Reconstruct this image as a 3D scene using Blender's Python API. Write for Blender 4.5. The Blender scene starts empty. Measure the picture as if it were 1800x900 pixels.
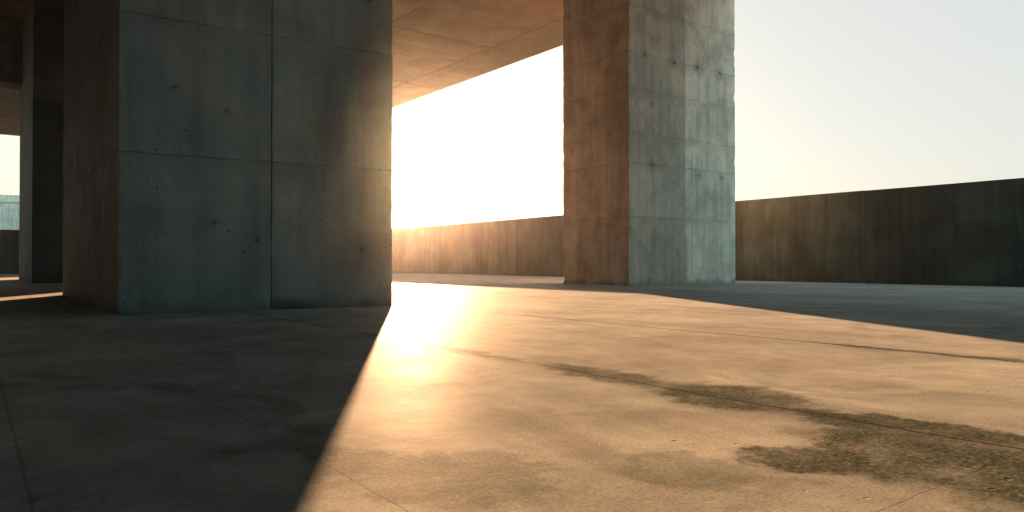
import bpy, bmesh, math, random
from mathutils import Vector, Matrix, noise as mn
R = math.radians
scene = bpy.context.scene
col = scene.collection
rnd = random.Random(4)

# ------------------------------------------------------------------ node helper
class NT:
    def __init__(s, tree):
        s.t = tree; s.n = tree.nodes; s.l = tree.links
    def put(s, sock, v):
        if v is None: return
        if isinstance(v, bpy.types.NodeSocket): s.l.new(v, sock)
        else: sock.default_value = v
    def new(s, typ, **kw):
        n = s.n.new(typ)
        for k, v in kw.items(): setattr(n, k, v)
        return n
    def m(s, op, a, b=None, c=None, clamp=False):
        n = s.new('ShaderNodeMath', operation=op, use_clamp=clamp)
        s.put(n.inputs[0], a)
        if b is not None: s.put(n.inputs[1], b)
        if c is not None: s.put(n.inputs[2], c)
        return n.outputs[0]
    def v(s, op, a, b=None):
        n = s.new('ShaderNodeVectorMath', operation=op)
        s.put(n.inputs[0], a)
        if b is not None: s.put(n.inputs[1], b)
        return n.outputs['Value'] if op in ('LENGTH', 'DOT_PRODUCT', 'DISTANCE') else n.outputs[0]
    def noise(s, vec, scale, detail=5, rough=.55, dist=0., color=False):
        n = s.new('ShaderNodeTexNoise')
        s.put(n.inputs['Vector'], vec); n.inputs['Scale'].default_value = scale
        n.inputs['Detail'].default_value = detail; n.inputs['Roughness'].default_value = rough
        n.inputs['Distortion'].default_value = dist
        return n.outputs['Color' if color else 'Fac']
    def rng(s, x, a, b, c=0., d=1., smooth=True):
        n = s.new('ShaderNodeMapRange', interpolation_type='SMOOTHSTEP' if smooth else 'LINEAR')
        s.put(n.inputs[0], x)
        for i, q in enumerate((a, b, c, d)): s.put(n.inputs[i + 1], q)
        return n.outputs[0]
    def mix(s, f, a, b, mode='MIX'):
        n = s.new('ShaderNodeMix', data_type='RGBA', blend_type=mode)
        s.put(n.inputs[0], f); s.put(n.inputs[6], a); s.put(n.inputs[7], b)
        return n.outputs[2]
    def scalev(s, vec, sc):
        return s.v('MULTIPLY', vec, sc)
    def xyz(s, vec):
        n = s.new('ShaderNodeSeparateXYZ'); s.put(n.inputs[0], vec)
        return n.outputs
    def comb(s, x, y, z):
        n = s.new('ShaderNodeCombineXYZ')
        for i, q in enumerate((x, y, z)): s.put(n.inputs[i], q)
        return n.outputs[0]

def new_mat(name):
    mt = bpy.data.materials.new(name); mt.use_nodes = True
    t = NT(mt.node_tree)
    return mt, t, mt.node_tree.nodes['Principled BSDF']

def c4(r, g, b): return (r, g, b, 1.)

def holes(t, p, scale, rmin, rmax, density):
    """bug holes: sparse round pits of several sizes"""
    vo = t.new('ShaderNodeTexVoronoi', feature='F1')
    t.put(vo.inputs['Vector'], p); vo.inputs['Scale'].default_value = scale
    cr = t.xyz(vo.outputs['Color'])
    rad = t.rng(cr[0], density, 1., rmin, rmax, smooth=False)
    on = t.m('GREATER_THAN', cr[0], density)
    q = t.m('DIVIDE', vo.outputs['Distance'], rad)
    return t.m('MULTIPLY', t.rng(q, .55, 1., 1., 0.), on)

def concrete(name, base, pour=(), spots=(), tone=.16, rough=.72, dirt=.9, streak=.5, mott=.4, tint=(1, 1, 1), hole=0.):
    """cast concrete in the object's own coordinates (metres)"""
    mt, t, bsdf = new_mat(name)
    tc = t.new('ShaderNodeTexCoord'); oi = t.new('ShaderNodeObjectInfo')
    P = tc.outputs['Object']
    off = t.m('MULTIPLY', oi.outputs['Random'], 41.)
    p = t.v('ADD', P, t.comb(off, t.m('MULTIPLY', off, .73), t.m('MULTIPLY', off, .31)))
    z = t.xyz(P)[2]
    big = t.noise(p, .9, 7, .62, .6)
    mid = t.noise(p, 3.7, 7, .65, .3)
    fine = t.noise(p, 75., 3, .6)
    st = t.noise(t.scalev(p, (7., 7., .42)), 1., 6, .6, .4)
    cloud = t.noise(p, .33, 3, .5)
    f = t.rng(big, .25, .75, 1. - mott, 1. + mott * .7)
    f = t.m('MULTIPLY', f, t.rng(mid, .25, .75, .84, 1.14))
    f = t.m('MULTIPLY', f, t.rng(fine, .2, .8, .86, 1.14))
    f = t.m('MULTIPLY', f, t.rng(st, .3, .62, 1. - .3 * streak, 1.08))
    f = t.m('MULTIPLY', f, t.rng(oi.outputs['Random'], 0., 1., 1. - tone, 1. + tone, smooth=False))
    # run-off stains: narrow dark vertical runs that come and go
    run = t.noise(t.scalev(p, (13., 13., .22)), 1., 4, .55, .8)
    run = t.m('MULTIPLY', t.rng(run, .6, .74), t.rng(cloud, .42, .62))
    f = t.m('MULTIPLY', f, t.m('SUBTRACT', 1., t.m('MULTIPLY', run, .38 * streak + .1)))
    # damp grime along the foot, with a ragged upper edge
    if dirt:
        zz = t.m('ADD', z, t.m('MULTIPLY', t.m('SUBTRACT', mid, .5), .28))
        gr = t.m('MULTIPLY', t.rng(zz, .0, .13, 1., 0.), t.rng(big, .3, .6))
        f = t.m('MULTIPLY', f, t.m('SUBTRACT', 1., t.m('MULTIPLY', gr, .55 * dirt)))
    # bug holes
    h1 = holes(t, p, 9., .05, .12 + hole * .05, .80 - hole * .18)
    h2 = holes(t, p, 30., .10, .28, .84)
    hm = t.m('MAXIMUM', t.m('MULTIPLY', h2, t.rng(t.noise(p, 1.3, 3), .45, .6)), h1)
    # horizontal pour lines (slightly ragged)
    height = t.m('MULTIPLY', hm, -1.)
    wob = t.m('MULTIPLY', t.m('SUBTRACT', t.noise(p, 2.2, 6, .7), .5), .03)
    line = None
    if pour: brk = t.xyz(t.noise(p, 2.9, 4, .6, color=True))
    for i, z0 in enumerate(pour):
        d = t.m('ABSOLUTE', t.m('ADD', t.m('SUBTRACT', z, z0), wob))
        ln = t.rng(d, .0015, .0085, 1., 0.)
        br = t.rng(brk[i % 3], .38, .56, .25, 1.)
        ln = t.m('MULTIPLY', ln, br)
        # faint laitance stain below the line
        low = t.m('MULTIPLY', t.rng(t.m('SUBTRACT', z0, z), .0, .22, 1., 0.), t.m('GREATER_THAN', t.m('SUBTRACT', z0, z), t.m('MULTIPLY', wob, 1.)))
        f = t.m('MULTIPLY', f, t.m('SUBTRACT', 1., t.m('MULTIPLY', t.m('MULTIPLY', low, t.rng(st, .4, .6)), .16)))
        line = ln if line is None else t.m('MAXIMUM', line, ln)
    # honeycombed tie points
    if spots: wv = t.v('SUBTRACT', t.noise(p, 14., 4, .7, color=True), (.5, .5, .5))
    for (cx, cy, cz, r) in spots:
        w = t.v('ADD', P, t.scalev(wv, (r * 2.4,) * 3))
        d = t.v('DISTANCE', w, (cx, cy, cz))
        sp = t.rng(d, r * .45, r, 1., 0.)
        halo = t.rng(d, r * .8, r * 4.5, 1., 0.)
        f = t.m('MULTIPLY', f, t.m('SUBTRACT', 1., t.m('MULTIPLY', halo, .22)))
        hm = t.m('MAXIMUM', hm, sp)
        height = t.m('SUBTRACT', height, t.m('MULTIPLY', sp, 1.6))
    if line is not None:
        f = t.m('MULTIPLY', f, t.m('SUBTRACT', 1., t.m('MULTIPLY', line, .5)))
        height = t.m('SUBTRACT', height, t.m('MULTIPLY', line, .9))
    f = t.m('MULTIPLY', f, t.m('SUBTRACT', 1., t.m('MULTIPLY', hm, .68)))
    warm = t.mix(t.rng(t.noise(p, 1.7, 5, .6), .3, .7), c4(base * 1.0 * tint[0], base * .99 * tint[1], base * .95 * tint[2]),
                 c4(base * .94 * tint[0], base * 1.0 * tint[1], base * 1.0 * tint[2]))
    n = t.new('ShaderNodeVectorMath', operation='SCALE')
    t.l.new(warm, n.inputs[0]); t.l.new(f, n.inputs['Scale'])
    t.l.new(n.outputs[0], bsdf.inputs['Base Color'])
    t.put(bsdf.inputs['Roughness'], t.rng(mid, .3, .7, rough - .08, rough + .12))
    bsdf.inputs['Specular IOR Level'].default_value = .35
    hh = t.m('ADD', height, t.m('ADD', t.m('MULTIPLY', fine, .16), t.m('MULTIPLY', mid, .8)))
    bp = t.new('ShaderNodeBump'); bp.inputs['Strength'].default_value = .55; bp.inputs['Distance'].default_value = .006
    t.l.new(hh, bp.inputs['Height']); t.l.new(bp.outputs[0], bsdf.inputs['Normal'])
    return mt

def floor_mat():
    mt, t, bsdf = new_mat('floor_concrete')
    tc = t.new('ShaderNodeTexCoord'); P = tc.outputs['Object']
    X = t.xyz(P)
    v, u = X[0], X[1]
    big = t.noise(P, .5, 8, .62, .8)
    mid = t.noise(P, 2.3, 8, .66, .6)
    sm = t.noise(P, 11., 6, .65)
    fine = t.noise(P, 130., 3, .65)
    grit = t.noise(P, 420., 2, .6)
    trow = t.noise(t.scalev(P, (1.1, .33, 1.)), 2.6, 7, .64, 1.2)       # trowel sweeps
    f = t.rng(big, .25, .75, .74, 1.2)
    f = t.m('MULTIPLY', f, t.rng(mid, .25, .75, .8, 1.16))
    f = t.m('MULTIPLY', f, t.rng(trow, .3, .7, .84, 1.1))
    f = t.m('MULTIPLY', f, t.rng(sm, .25, .75, .9, 1.1))
    f = t.m('MULTIPLY', f, t.rng(fine, .25, .75, .74, 1.22))
    # dark scuffs
    sc = t.rng(t.noise(t.v('ADD', t.scalev(P, (.8, .5, 1.)), (7., 3., 0.)), 1.6, 8, .68, 1.5), .54, .72)
    f = t.m('MULTIPLY', f, t.m('SUBTRACT', 1., t.m('MULTIPLY', sc, .42)))
    # ---- damp / lichen patches along the worn joint
    wn = t.scalev(t.v('SUBTRACT', t.noise(P, 5.5, 8, .68, color=True), (.5, .5, .5)), (.30, .30, 0.))
    W = t.v('ADD', P, wn)
    W2 = t.xyz(t.v('ADD', W, t.scalev(t.v('SUBTRACT', t.noise(P, 24., 5, .7, color=True), (.5, .5, .5)), (.07, .07, 0.))))
    patch = None
    for (cv, cu, rv, ru, rot, amt) in PATCHES:
        dv = t.m('SUBTRACT', W2[0], cv); du = t.m('SUBTRACT', W2[1], cu)
        ca, sa = math.cos(R(rot)), math.sin(R(rot))
        a = t.m('ADD', t.m('MULTIPLY', dv, ca / rv), t.m('MULTIPLY', du, sa / rv))
        b = t.m('SUBTRACT', t.m('MULTIPLY', du, ca / ru), t.m('MULTIPLY', dv, sa / ru))
        d = t.m('SQRT', t.m('ADD', t.m('MULTIPLY', a, a), t.m('MULTIPLY', b, b)))
        q = t.m('MULTIPLY', t.rng(d, .72, 1.16, 1., 0.), amt)
        patch = q if patch is None else t.m('MAXIMUM', patch, q)
    pgrain = t.rng(t.noise(P, 85., 4, .7), .30, .52, .5, 1.)
    pm = t.m('MULTIPLY', patch, t.m('MULTIPLY', pgrain, t.rng(t.noise(P, 7., 5, .65), .3, .58, .7, 1.)))
    # ---- slab joints (saw cuts, worn and filled with dirt)
    jt = None
    wob = t.m('MULTIPLY', t.m('SUBTRACT', t.noise(P, 1.1, 6, .66), .5), .10)
    wob2 = t.m('MULTIPLY', t.m('SUBTRACT', t.noise(P, 17., 4, .7), .5), .014)
    jw = t.rng(t.noise(P, 1.4, 5, .65), .3, .72, .45, 2.3)
    js = t.rng(t.noise(t.v('ADD', P, (4., 5., 0.)), 2.6, 5, .7), .46, .64)
    for (axis, c0, w, strength, k) in JOINTS:
        s = v if axis == 'v' else u
        d = t.m('ABSOLUTE', t.m('ADD', t.m('SUBTRACT', s, c0), t.m('ADD', t.m('MULTIPLY', wob, k), wob2)))
        wv = t.m('MULTIPLY', jw, w)
        ln = t.m('MULTIPLY', t.rng(t.m('DIVIDE', d, wv), .5, 1., 1., 0.), strength)
        jt = ln if jt is None else t.m('MAXIMUM', jt, ln)
        sp = t.m('MULTIPLY', t.rng(d, .0, .09, 1., 0.), js)
        f = t.m('MULTIPLY', f, t.m('SUBTRACT', 1., t.m('MULTIPLY', sp, .3 * strength)))
    pits = t.m('MULTIPLY', holes(t, P, 22., .05, .17, .86), t.rng(mid, .4, .6))
    pits2 = holes(t, P, 3.1, .012, .035, .8)
    pits = t.m('MAXIMUM', pits, pits2)
    f = t.m('MULTIPLY', f, t.m('SUBTRACT', 1., t.m('MULTIPLY', pits, .6)))
    basec = t.mix(t.rng(t.noise(P, .8, 5, .6), .35, .65), c4(.275, .295, .285), c4(.32, .33, .31))
    n = t.new('ShaderNodeVectorMath', operation='SCALE')
    t.l.new(basec, n.inputs[0]); t.l.new(f, n.inputs['Scale'])
    lich = t.mix(t.rng(t.noise(P, 60., 5, .75), .38, .62), c4(.012, .02, .016), c4(.055, .066, .042))
    c = t.mix(t.m('MULTIPLY', pm, .93), n.outputs[0], lich)
    c = t.mix(t.m('MULTIPLY', jt, .85), c, c4(.035, .033, .03))
    t.l.new(c, bsdf.inputs['Base Color'])
    r = t.rng(big, .25, .75, .42, .50)
    r = t.m('ADD', r, t.m('MULTIPLY', t.m('SUBTRACT', mid, .5), .25))
    r = t.m('ADD', r, t.m('MULTIPLY', pm, .3), clamp=True)
    t.l.new(r, bsdf.inputs['Roughness'])
    bsdf.inputs['Specular IOR Level'].default_value = 0.
    gl = t.new('ShaderNodeBsdfGlossy'); gl.inputs['Color'].default_value = c4(.9, .9, .9)     # trowelled sheen
    t.put(gl.inputs['Roughness'], t.rng(mid, .3, .7, .53, .6))
    mx = t.new('ShaderNodeMixShader')
    lw = t.new('ShaderNodeLayerWeight'); lw.inputs['Blend'].default_value = .5
    graze = t.m('MULTIPLY', t.m('POWER', lw.outputs['Facing'], 18.), .26)
    t.put(mx.inputs[0], t.m('MULTIPLY', t.m('SUBTRACT', 1., t.m('MULTIPLY', pm, .55)), t.m('ADD', graze, t.rng(big, .3, .7, SHEEN * .7, SHEEN * 1.3))))
    t.l.new(bsdf.outputs[0], mx.inputs[1]); t.l.new(gl.outputs[0], mx.inputs[2])
    t.l.new(mx.outputs[0], mt.node_tree.nodes['Material Output'].inputs['Surface'])
    height = t.m('MULTIPLY', jt, -.12)
    height = t.m('SUBTRACT', height, t.m('MULTIPLY', pits, 1.2))
    for nz, k in ((mid, .55), (sm, .22), (fine, .07), (grit, .03)):
        height = t.m('ADD', height, t.m('MULTIPLY', nz, k))
    bp = t.new('ShaderNodeBump'); bp.inputs['Strength'].default_value = .5; bp.inputs['Distance'].default_value = .006
    t.l.new(height, bp.inputs['Height']); t.l.new(bp.outputs[0], bsdf.inputs['Normal']); t.l.new(bp.outputs[0], gl.inputs['Normal'])
    return mt

SHEEN = .006
# patches in deck coordinates (v, u): centre, radii, rotation, amount
PATCHES = [
    (1.82, 1.88, .11, .32, -4, .8),
    (1.84, 1.36, .20, .27, -8, .95),
    (1.85, .84, .10, .36, 14, 1.),
    (1.60, .72, .30, .24, 35, 1.),
    (1.62, .46, .30, .28, 0, 1.),
    (1.36, .84, .12, .13, 30, .95),
    (1.12, .92, .12, .15, 20, .45),
    (.66, 1.22, .13, .28, 10, .5),
    (.82, 1.12, .10, .16, -20, .42),
    (1.81, 2.9, .05, .55, -2, .5),
    (3.43, 1.0, .06, 1.0, 0, .8),
]
JOINTS = [
    ('v', 1.80, .008, 1., 1.2), ('v', 3.42, .012, 1., .8), ('v', .566, .003, .35, .12), ('v', .085, .003, .4, .1),
    ('v', 7.2, .012, .8, .6), ('v', 11.0, .012, .7, .6), ('v', -3.4, .010, .8, .5), ('v', -7.2, .01, .8, .5),
    ('u', .58, .003, .3, .12), ('u', 2.42, .002, .2, .15), ('u', 6.2, .008, .4, .5), ('u', 10.0, .010, .5, .6), ('u', 16., .010, .6, .6), ('u', 22., .01, .6, .5),
]

# ------------------------------------------------------------------ mesh helpers
PHI = math.atan2(.6, .8)                       # the deck's axes: v = (.8,.6), u = (-.6,.8)
def deck(v, u, z=0.): return Vector((.8 * v - .6 * u, .6 * v + .8 * u, z))

def link(o, parent=None):
    col.objects.link(o)
    if parent: o.parent = parent
    return o

def mesh_obj(name, bm, mat, parent=None):
    me = bpy.data.meshes.new(name)
    bmesh.ops.recalc_face_normals(bm, faces=bm.faces)
    bm.to_mesh(me); bm.free()
    me.materials.append(mat)
    return link(bpy.data.objects.new(name, me), parent)

def prism(poly, z0, z1, bev=.012, rag=.004, step=.12, seed=0., cuts=True, chips=()):
    """upright prism over a plan polygon; its arrises are bevelled, then worn ragged"""
    bm = bmesh.new()
    lo = [bm.verts.new((x, y, z0)) for x, y in poly]
    hi = [bm.verts.new((x, y, z1)) for x, y in poly]
    n = len(poly)
    bm.faces.new(lo[::-1]); bm.faces.new(hi)
    for i in range(n): bm.faces.new((lo[i], lo[(i + 1) % n], hi[(i + 1) % n], hi[i]))
    if bev:
        bmesh.ops.bevel(bm, geom=list(bm.edges), offset=bev, segments=2, profile=.6, affect='EDGES', clamp_overlap=True)
    if cuts:
        for ax in range(3):
            cs = [vv.co[ax] for vv in bm.verts]
            a, b = min(cs), max(cs)
            k = int(min(120, (b - a) / step))
            for i in range(1, k):
                no = Vector((0, 0, 0)); no[ax] = 1
                co = Vector((0, 0, 0)); co[ax] = a + (b - a) * i / k
                if ax < 2 and (b - a) > 3.: continue
                bmesh.ops.bisect_plane(bm, geom=list(bm.verts) + list(bm.edges) + list(bm.faces), plane_co=co, plane_no=no)
        cx = sum(q[0] for q in poly) / n; cy = sum(q[1] for q in poly) / n
        for vv in bm.verts:
            for (px, py) in [poly[i] for i in chips]:               # knocks along the arrises
                if (vv.co.x - px) ** 2 + (vv.co.y - py) ** 2 < (bev * 2.2) ** 2:
                    k = max(0., mn.noise(Vector((px * 7. + seed, py * 7., vv.co.z * 4.3))) - .22)
                    k = k * .06 + max(0., mn.noise(Vector((px * 3. + seed, py * 3., vv.co.z * 13.))) - .3) * .035
                    d = Vector((cx - vv.co.x, cy - vv.co.y)); d.normalize()
                    vv.co.x += d.x * min(k, .03); vv.co.y += d.y * min(k, .03)
            q = vv.co * 3.3 + Vector((seed, seed * .7, 0))
            d = mn.noise_vector(q) * rag + mn.noise_vector(q * 5.1) * rag * .6
            vv.co.x += d.x; vv.co.y += d.y
    return bm

def thing(name, label, cat, loc=(0, 0, 0), rz=0., group=None):
    o = bpy.data.objects.new(name, None); o.empty_display_size = .3
    o.location = loc; o.rotation_euler = (0, 0, rz)
    o['label'] = label; o['category'] = cat; o['kind'] = 'thing'
    if group: o['group'] = group
    return link(o)

def box_poly(a, b, c, d): return [(a, c), (b, c), (b, d), (a, d)]

# ------------------------------------------------------------------ setting
m_floor = floor_mat()
bm = bmesh.new()
V0, V1, U0, U1 = -60., 14.33, -40., 34.4
for (a, b, c, d) in ((V0, V1, U0, U1),):
    for q in ((a, c), (b, c), (b, d), (a, d)): bm.verts.new((q[0], q[1], 0))
    bm.verts.ensure_lookup_table(); bm.faces.new(bm.verts[:])
fl = mesh_obj('floor', bm, m_floor); fl.rotation_euler.z = PHI; fl['kind'] = 'structure'

mg, t, bs = new_mat('ground_gravel')
g = t.noise(t.new('ShaderNodeTexCoord').outputs['Object'], .4, 8, .65)
t.l.new(t.mix(g, c4(.16, .15, .13), c4(.27, .25, .22)), bs.inputs['Base Color']); bs.inputs['Roughness'].default_value = .9
bm = bmesh.new(); bmesh.ops.create_grid(bm, x_segments=8, y_segments=8, size=300.)
gr = mesh_obj('ground', bm, mg); gr.location = (0, 40, -.25); gr['kind'] = 'structure'

# ------------------------------------------------------------------ pillars
ROOF_Z = 6.2
# big pillar near the camera
loc = Vector((-3.08, 5.65, 0))
ex = Vector((.85, .527, 0)).normalized(); rz = math.atan2(ex.y, ex.x)
def local(px, py, o, r):
    d = Vector((px - o[0], py - o[1], 0)); d.rotate(Matrix.Rotation(-r, 3, 'Z')); return (d.x, d.y)
W, JX, L = 2.290, 1.17, 4.2
bx, by = local(loc.x - .6 * L, loc.y + .8 * L, loc, rz)          # run of the side face
m_pl = concrete('pillar_concrete_dark', .17, hole=.5, dirt=1.5, pour=(1.28, 2.38, 3.6, 4.9), streak=.55, mott=.32, tone=.04,
                spots=((1.99, .0, .53, .02), (2.06, .0, 2.88, .035), (.40, 0., 1.83, .012), (.70, 0., .74, .012), (.80, 0., 1.68, .01), (1.05, 0., .60, .012)), tint=(.97, 1., 1.0))
pl = thing('concrete_pillar', 'big dark square concrete pillar, the nearest and widest, with the low sun at its edge', 'pillar', loc, rz, 'square concrete pillars under the roof')
g_ = .0025
a = mesh_obj('cast_section', prism([(0, 0), (JX - g_, 0), (JX - g_ + bx, by), (bx, by)], 0, ROOF_Z, .009, .003, .055, 1., True, (0, 3)), m_pl, pl)
b = mesh_obj('cast_section', prism([(JX + g_, 0.), (W, 0.), (W + bx, by), (JX + g_ + bx, by)], 0, ROOF_Z, .009, .003, .055, 7., True, (1, 2)), m_pl, pl)

# right-hand pillar
Bc = Vector((2.107, 13.0, 0))
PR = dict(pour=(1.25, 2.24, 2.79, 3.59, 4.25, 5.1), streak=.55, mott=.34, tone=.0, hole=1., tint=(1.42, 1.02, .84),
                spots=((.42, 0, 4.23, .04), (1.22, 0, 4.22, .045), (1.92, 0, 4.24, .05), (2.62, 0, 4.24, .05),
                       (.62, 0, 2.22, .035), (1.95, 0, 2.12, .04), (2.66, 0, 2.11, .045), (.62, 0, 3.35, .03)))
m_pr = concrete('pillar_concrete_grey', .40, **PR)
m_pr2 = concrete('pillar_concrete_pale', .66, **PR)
pr = thing('concrete_pillar', 'pale square concrete pillar standing beside the long parapet, pitted with tie holes', 'pillar', Bc, PHI, 'square concrete pillars under the roof')
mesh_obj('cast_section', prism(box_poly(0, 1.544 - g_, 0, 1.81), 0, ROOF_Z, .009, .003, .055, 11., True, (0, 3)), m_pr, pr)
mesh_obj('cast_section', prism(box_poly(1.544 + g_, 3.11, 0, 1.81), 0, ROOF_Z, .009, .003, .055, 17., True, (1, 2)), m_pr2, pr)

# pillar in the gloom at far left
Bk = Vector((-9.5, 14.3, 0))
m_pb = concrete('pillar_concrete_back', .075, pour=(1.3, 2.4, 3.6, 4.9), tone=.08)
pb = thing('concrete_pillar', 'shadowy concrete pillar behind the big dark one, at the far left edge', 'pillar', Bk, PHI, 'square concrete pillars under the roof')
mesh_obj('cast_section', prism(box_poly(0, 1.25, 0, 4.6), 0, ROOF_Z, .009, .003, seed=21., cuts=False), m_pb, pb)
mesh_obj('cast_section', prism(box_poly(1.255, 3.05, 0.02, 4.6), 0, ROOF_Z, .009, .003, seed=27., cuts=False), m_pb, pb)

# unseen pillar added behind the big one, keeping sun off its back
p_shade = thing('concrete_pillar', 'unseen concrete pillar added close behind the big dark one to shade its back', 'pillar', deck(3.81, 14.14), PHI, 'square concrete pillars under the roof')
mesh_obj('cast_section', prism(box_poly(0, 1.648, 0, 1.8), 0, ROOF_Z, .009, .003, seed=41., cuts=False), m_pb, p_shade)
mesh_obj('cast_section', prism(box_poly(1.652, 3.3, 0, 1.8), 0, ROOF_Z, .009, .003, seed=47., cuts=False), m_pb, p_shade)

# ------------------------------------------------------------------ roof slab
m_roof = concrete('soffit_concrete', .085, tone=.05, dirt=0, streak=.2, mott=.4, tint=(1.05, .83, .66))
vE, uF, uN, vL = 12.6, 39.8, -22.0, -26.
rf = thing('roof_slab', 'wide flat concrete roof slab carried overhead by the pillars', 'roof', deck(0, 0, ROOF_Z), PHI)
# cast in bays: each bay of the soffit is a panel with an open joint beside it
vs = [vL, -16., -8., -1.2, 5.0, 8.1, 11.2, vE]
us = [uN, -8., 1.45, 6.25, 11.05, 15.85, 20.65, 25.45, 30.25, 35.05, uF]
for i in range(len(vs) - 1):
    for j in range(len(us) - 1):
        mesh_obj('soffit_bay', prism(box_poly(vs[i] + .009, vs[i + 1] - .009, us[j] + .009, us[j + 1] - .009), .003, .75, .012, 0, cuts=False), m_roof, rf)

bt = thing('roof_beam', 'deep dark beam under the roof, meeting the shadowy pillar at far left', 'beam', deck(0, 0), PHI)
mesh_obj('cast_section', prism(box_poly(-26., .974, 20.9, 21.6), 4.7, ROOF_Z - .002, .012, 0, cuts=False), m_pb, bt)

# ------------------------------------------------------------------ parapets
m_par = concrete('parapet_concrete', .105, tint=(.7, 1., .96), pour=(), tone=.14, streak=1., mott=.45, dirt=.6)
HP = 1.86
def parapet(label, origin, rz, n0, n1, step, H, group):
    o = thing('parapet_wall', label, 'wall', origin, rz, group)
    proto = None
    for k in range(n0, n1):
        if proto is None:
            proto = mesh_obj('wall_panel', prism(box_poly(.0018, step - .0018, 0, .28), -.2, H, .006, .0012, step=.3, seed=31.), m_par, o)
            p = proto
        else:
            p = link(proto.copy(), o)
        p.location = (k * step, rnd.uniform(-.004, .004), rnd.uniform(-.003, .003))
    return o
# along the right (runs in u); local x = +u, local y = -v, so the inner face is y = .28 -> shift by thickness
parapet('long grey concrete parapet running behind the pale pillar and off to the right', deck(14.34 + .28, 7.34), PHI + math.pi / 2, -16, 17, 1.65, HP, None)
parapet('teal-grey concrete parapet across the far end, below the pale building at far left', deck(6.1 - 24 * 1.7, 34.45), PHI, 0, 24, 1.7, 1.72, None)
parapet('short length of concrete parapet closing the far corner beyond a gap added to let sun through', deck(7.8, 34.45), PHI, 0, 4, 1.632, 1.72, None)  # the hidden gap before it is added so a strip of sun passes

# wall added out of view on the left, blocking light from that side
m_block = concrete('block_wall_concrete', .2, pour=(1.2, 2.4, 3.6, 4.8), tone=.08)
cw = thing('light_block_wall', 'unseen blank concrete wall added left of the big dark pillar to block light', 'wall', deck(-2.5, 0.), PHI + math.pi / 2)
mesh_obj('cast_section', prism(box_poly(-4.2, 15.2, 0, .35), 0, ROOF_Z - .004, .009, 0, cuts=False), m_block, cw)

# ------------------------------------------------------------------ building beyond
m_bl = concrete('building_pale', .6, tint=(1.15, .92, .8), tone=.05, streak=.8, mott=.2, dirt=0)
bl = thing('building', 'pale flat-roofed building beyond the parapet at far left', 'building', (-52, 62, -.25), R(20))
mesh_obj('wall', prism(box_poly(-18, 24, 0, 14), 0, 6.1, .02, 0, cuts=False), m_bl, bl)
for k in range(-8, 12):
    mesh_obj('pier', prism(box_poly(k * 2. - .12, k * 2. + .12, -.08, .0), 0, 6.0, .01, 0, cuts=False), m_bl, bl)
mesh_obj('coping', prism(box_poly(-18.15, 24.15, -.15, 14.15), 6.103, 6.25, .02, 0, cuts=False), m_bl, bl)
mesh_obj('stair_head', prism(box_poly(-2, 9.3, 1.5, 6), 6.253, 6.9, .02, 0, cuts=False), m_bl, bl)

# ------------------------------------------------------------------ haze
bm = bmesh.new(); bmesh.ops.create_cube(bm, size=1.)
mh = bpy.data.materials.new('haze_air'); mh.use_nodes = True
nt = mh.node_tree
nt.nodes.remove(nt.nodes['Principled BSDF'])
pv = nt.nodes.new('ShaderNodeVolumePrincipled')
pv.inputs['Color'].default_value = c4(.95, .93, .9)
pv.inputs['Density'].default_value = .00017
pv.inputs['Anisotropy'].default_value = .92
nt.links.new(pv.outputs[0], nt.nodes['Material Output'].inputs['Volume'])
hz = mesh_obj('haze', bm, mh); hz['kind'] = 'stuff'
hz.scale = (610, 610, 9.5); hz.location = (0, 40, -1.3 + 4.75)

# ------------------------------------------------------------------ light
VEIL_SUN, FILL_FAR = (3.28, 3.33, 3.18), (2.5, 5.9, 6.4)
AZ, EL = R(-8.05), R(7.0)
sd = Vector((math.sin(AZ) * math.cos(EL), math.cos(AZ) * math.cos(EL), math.sin(EL)))
su = bpy.data.lights.new('sun', 'SUN'); su.energy = 5.0; su.angle = R(.5); su.color = (1., .545, .27)
so = link(bpy.data.objects.new('sun', su)); so.rotation_euler = sd.to_track_quat('Z', 'Y').to_euler(); so.location = sd * 50
w = bpy.data.worlds.new('World'); scene.world = w; w.use_nodes = True
sk = w.node_tree.nodes.new('ShaderNodeTexSky'); sk.sky_type = 'NISHITA'; sk.sun_disc = False
sk.sun_elevation = EL; sk.sun_rotation = AZ; sk.altitude = 100; sk.air_density = 1.; sk.dust_density = 2.5; sk.ozone_density = 1.5
bg = w.node_tree.nodes['Background']; bg.inputs['Strength'].default_value = .027
# veil over the sky: pale toward the sun, teal added elsewhere to fill the shade
wt = NT(w.node_tree)
dirn = wt.new('ShaderNodeTexCoord').outputs['Generated']
toward = wt.rng(wt.v('DOT_PRODUCT', dirn, tuple(sd)), -.3, .6, 0., 1.)
veil = wt.mix(.8, sk.outputs[0], wt.mix(toward, c4(*FILL_FAR), c4(*VEIL_SUN)))
w.node_tree.links.new(veil, bg.inputs['Color'])

# ------------------------------------------------------------------ camera
cd = bpy.data.cameras.new('camera'); cd.sensor_width = 36.; cd.lens = 25.42; cd.clip_start = .02; cd.clip_end = 3000
co = link(bpy.data.objects.new('camera', cd)); co.location = (0, 0, .4)
co.rotation_euler = (R(90 + .586), 0, 0)
scene.camera = co
scene.render.engine = 'CYCLES'
cy = scene.cycles
cy.use_denoising = True; cy.max_bounces = 10; cy.diffuse_bounces = 5; cy.glossy_bounces = 4; cy.volume_bounces = 1
cy.sample_clamp_indirect = 8.
vs_ = scene.view_settings
vs_.view_transform = 'Standard'; vs_.look = 'None'; vs_.gamma = 1; vs_.use_curve_mapping = False
vs_.exposure = 3.15
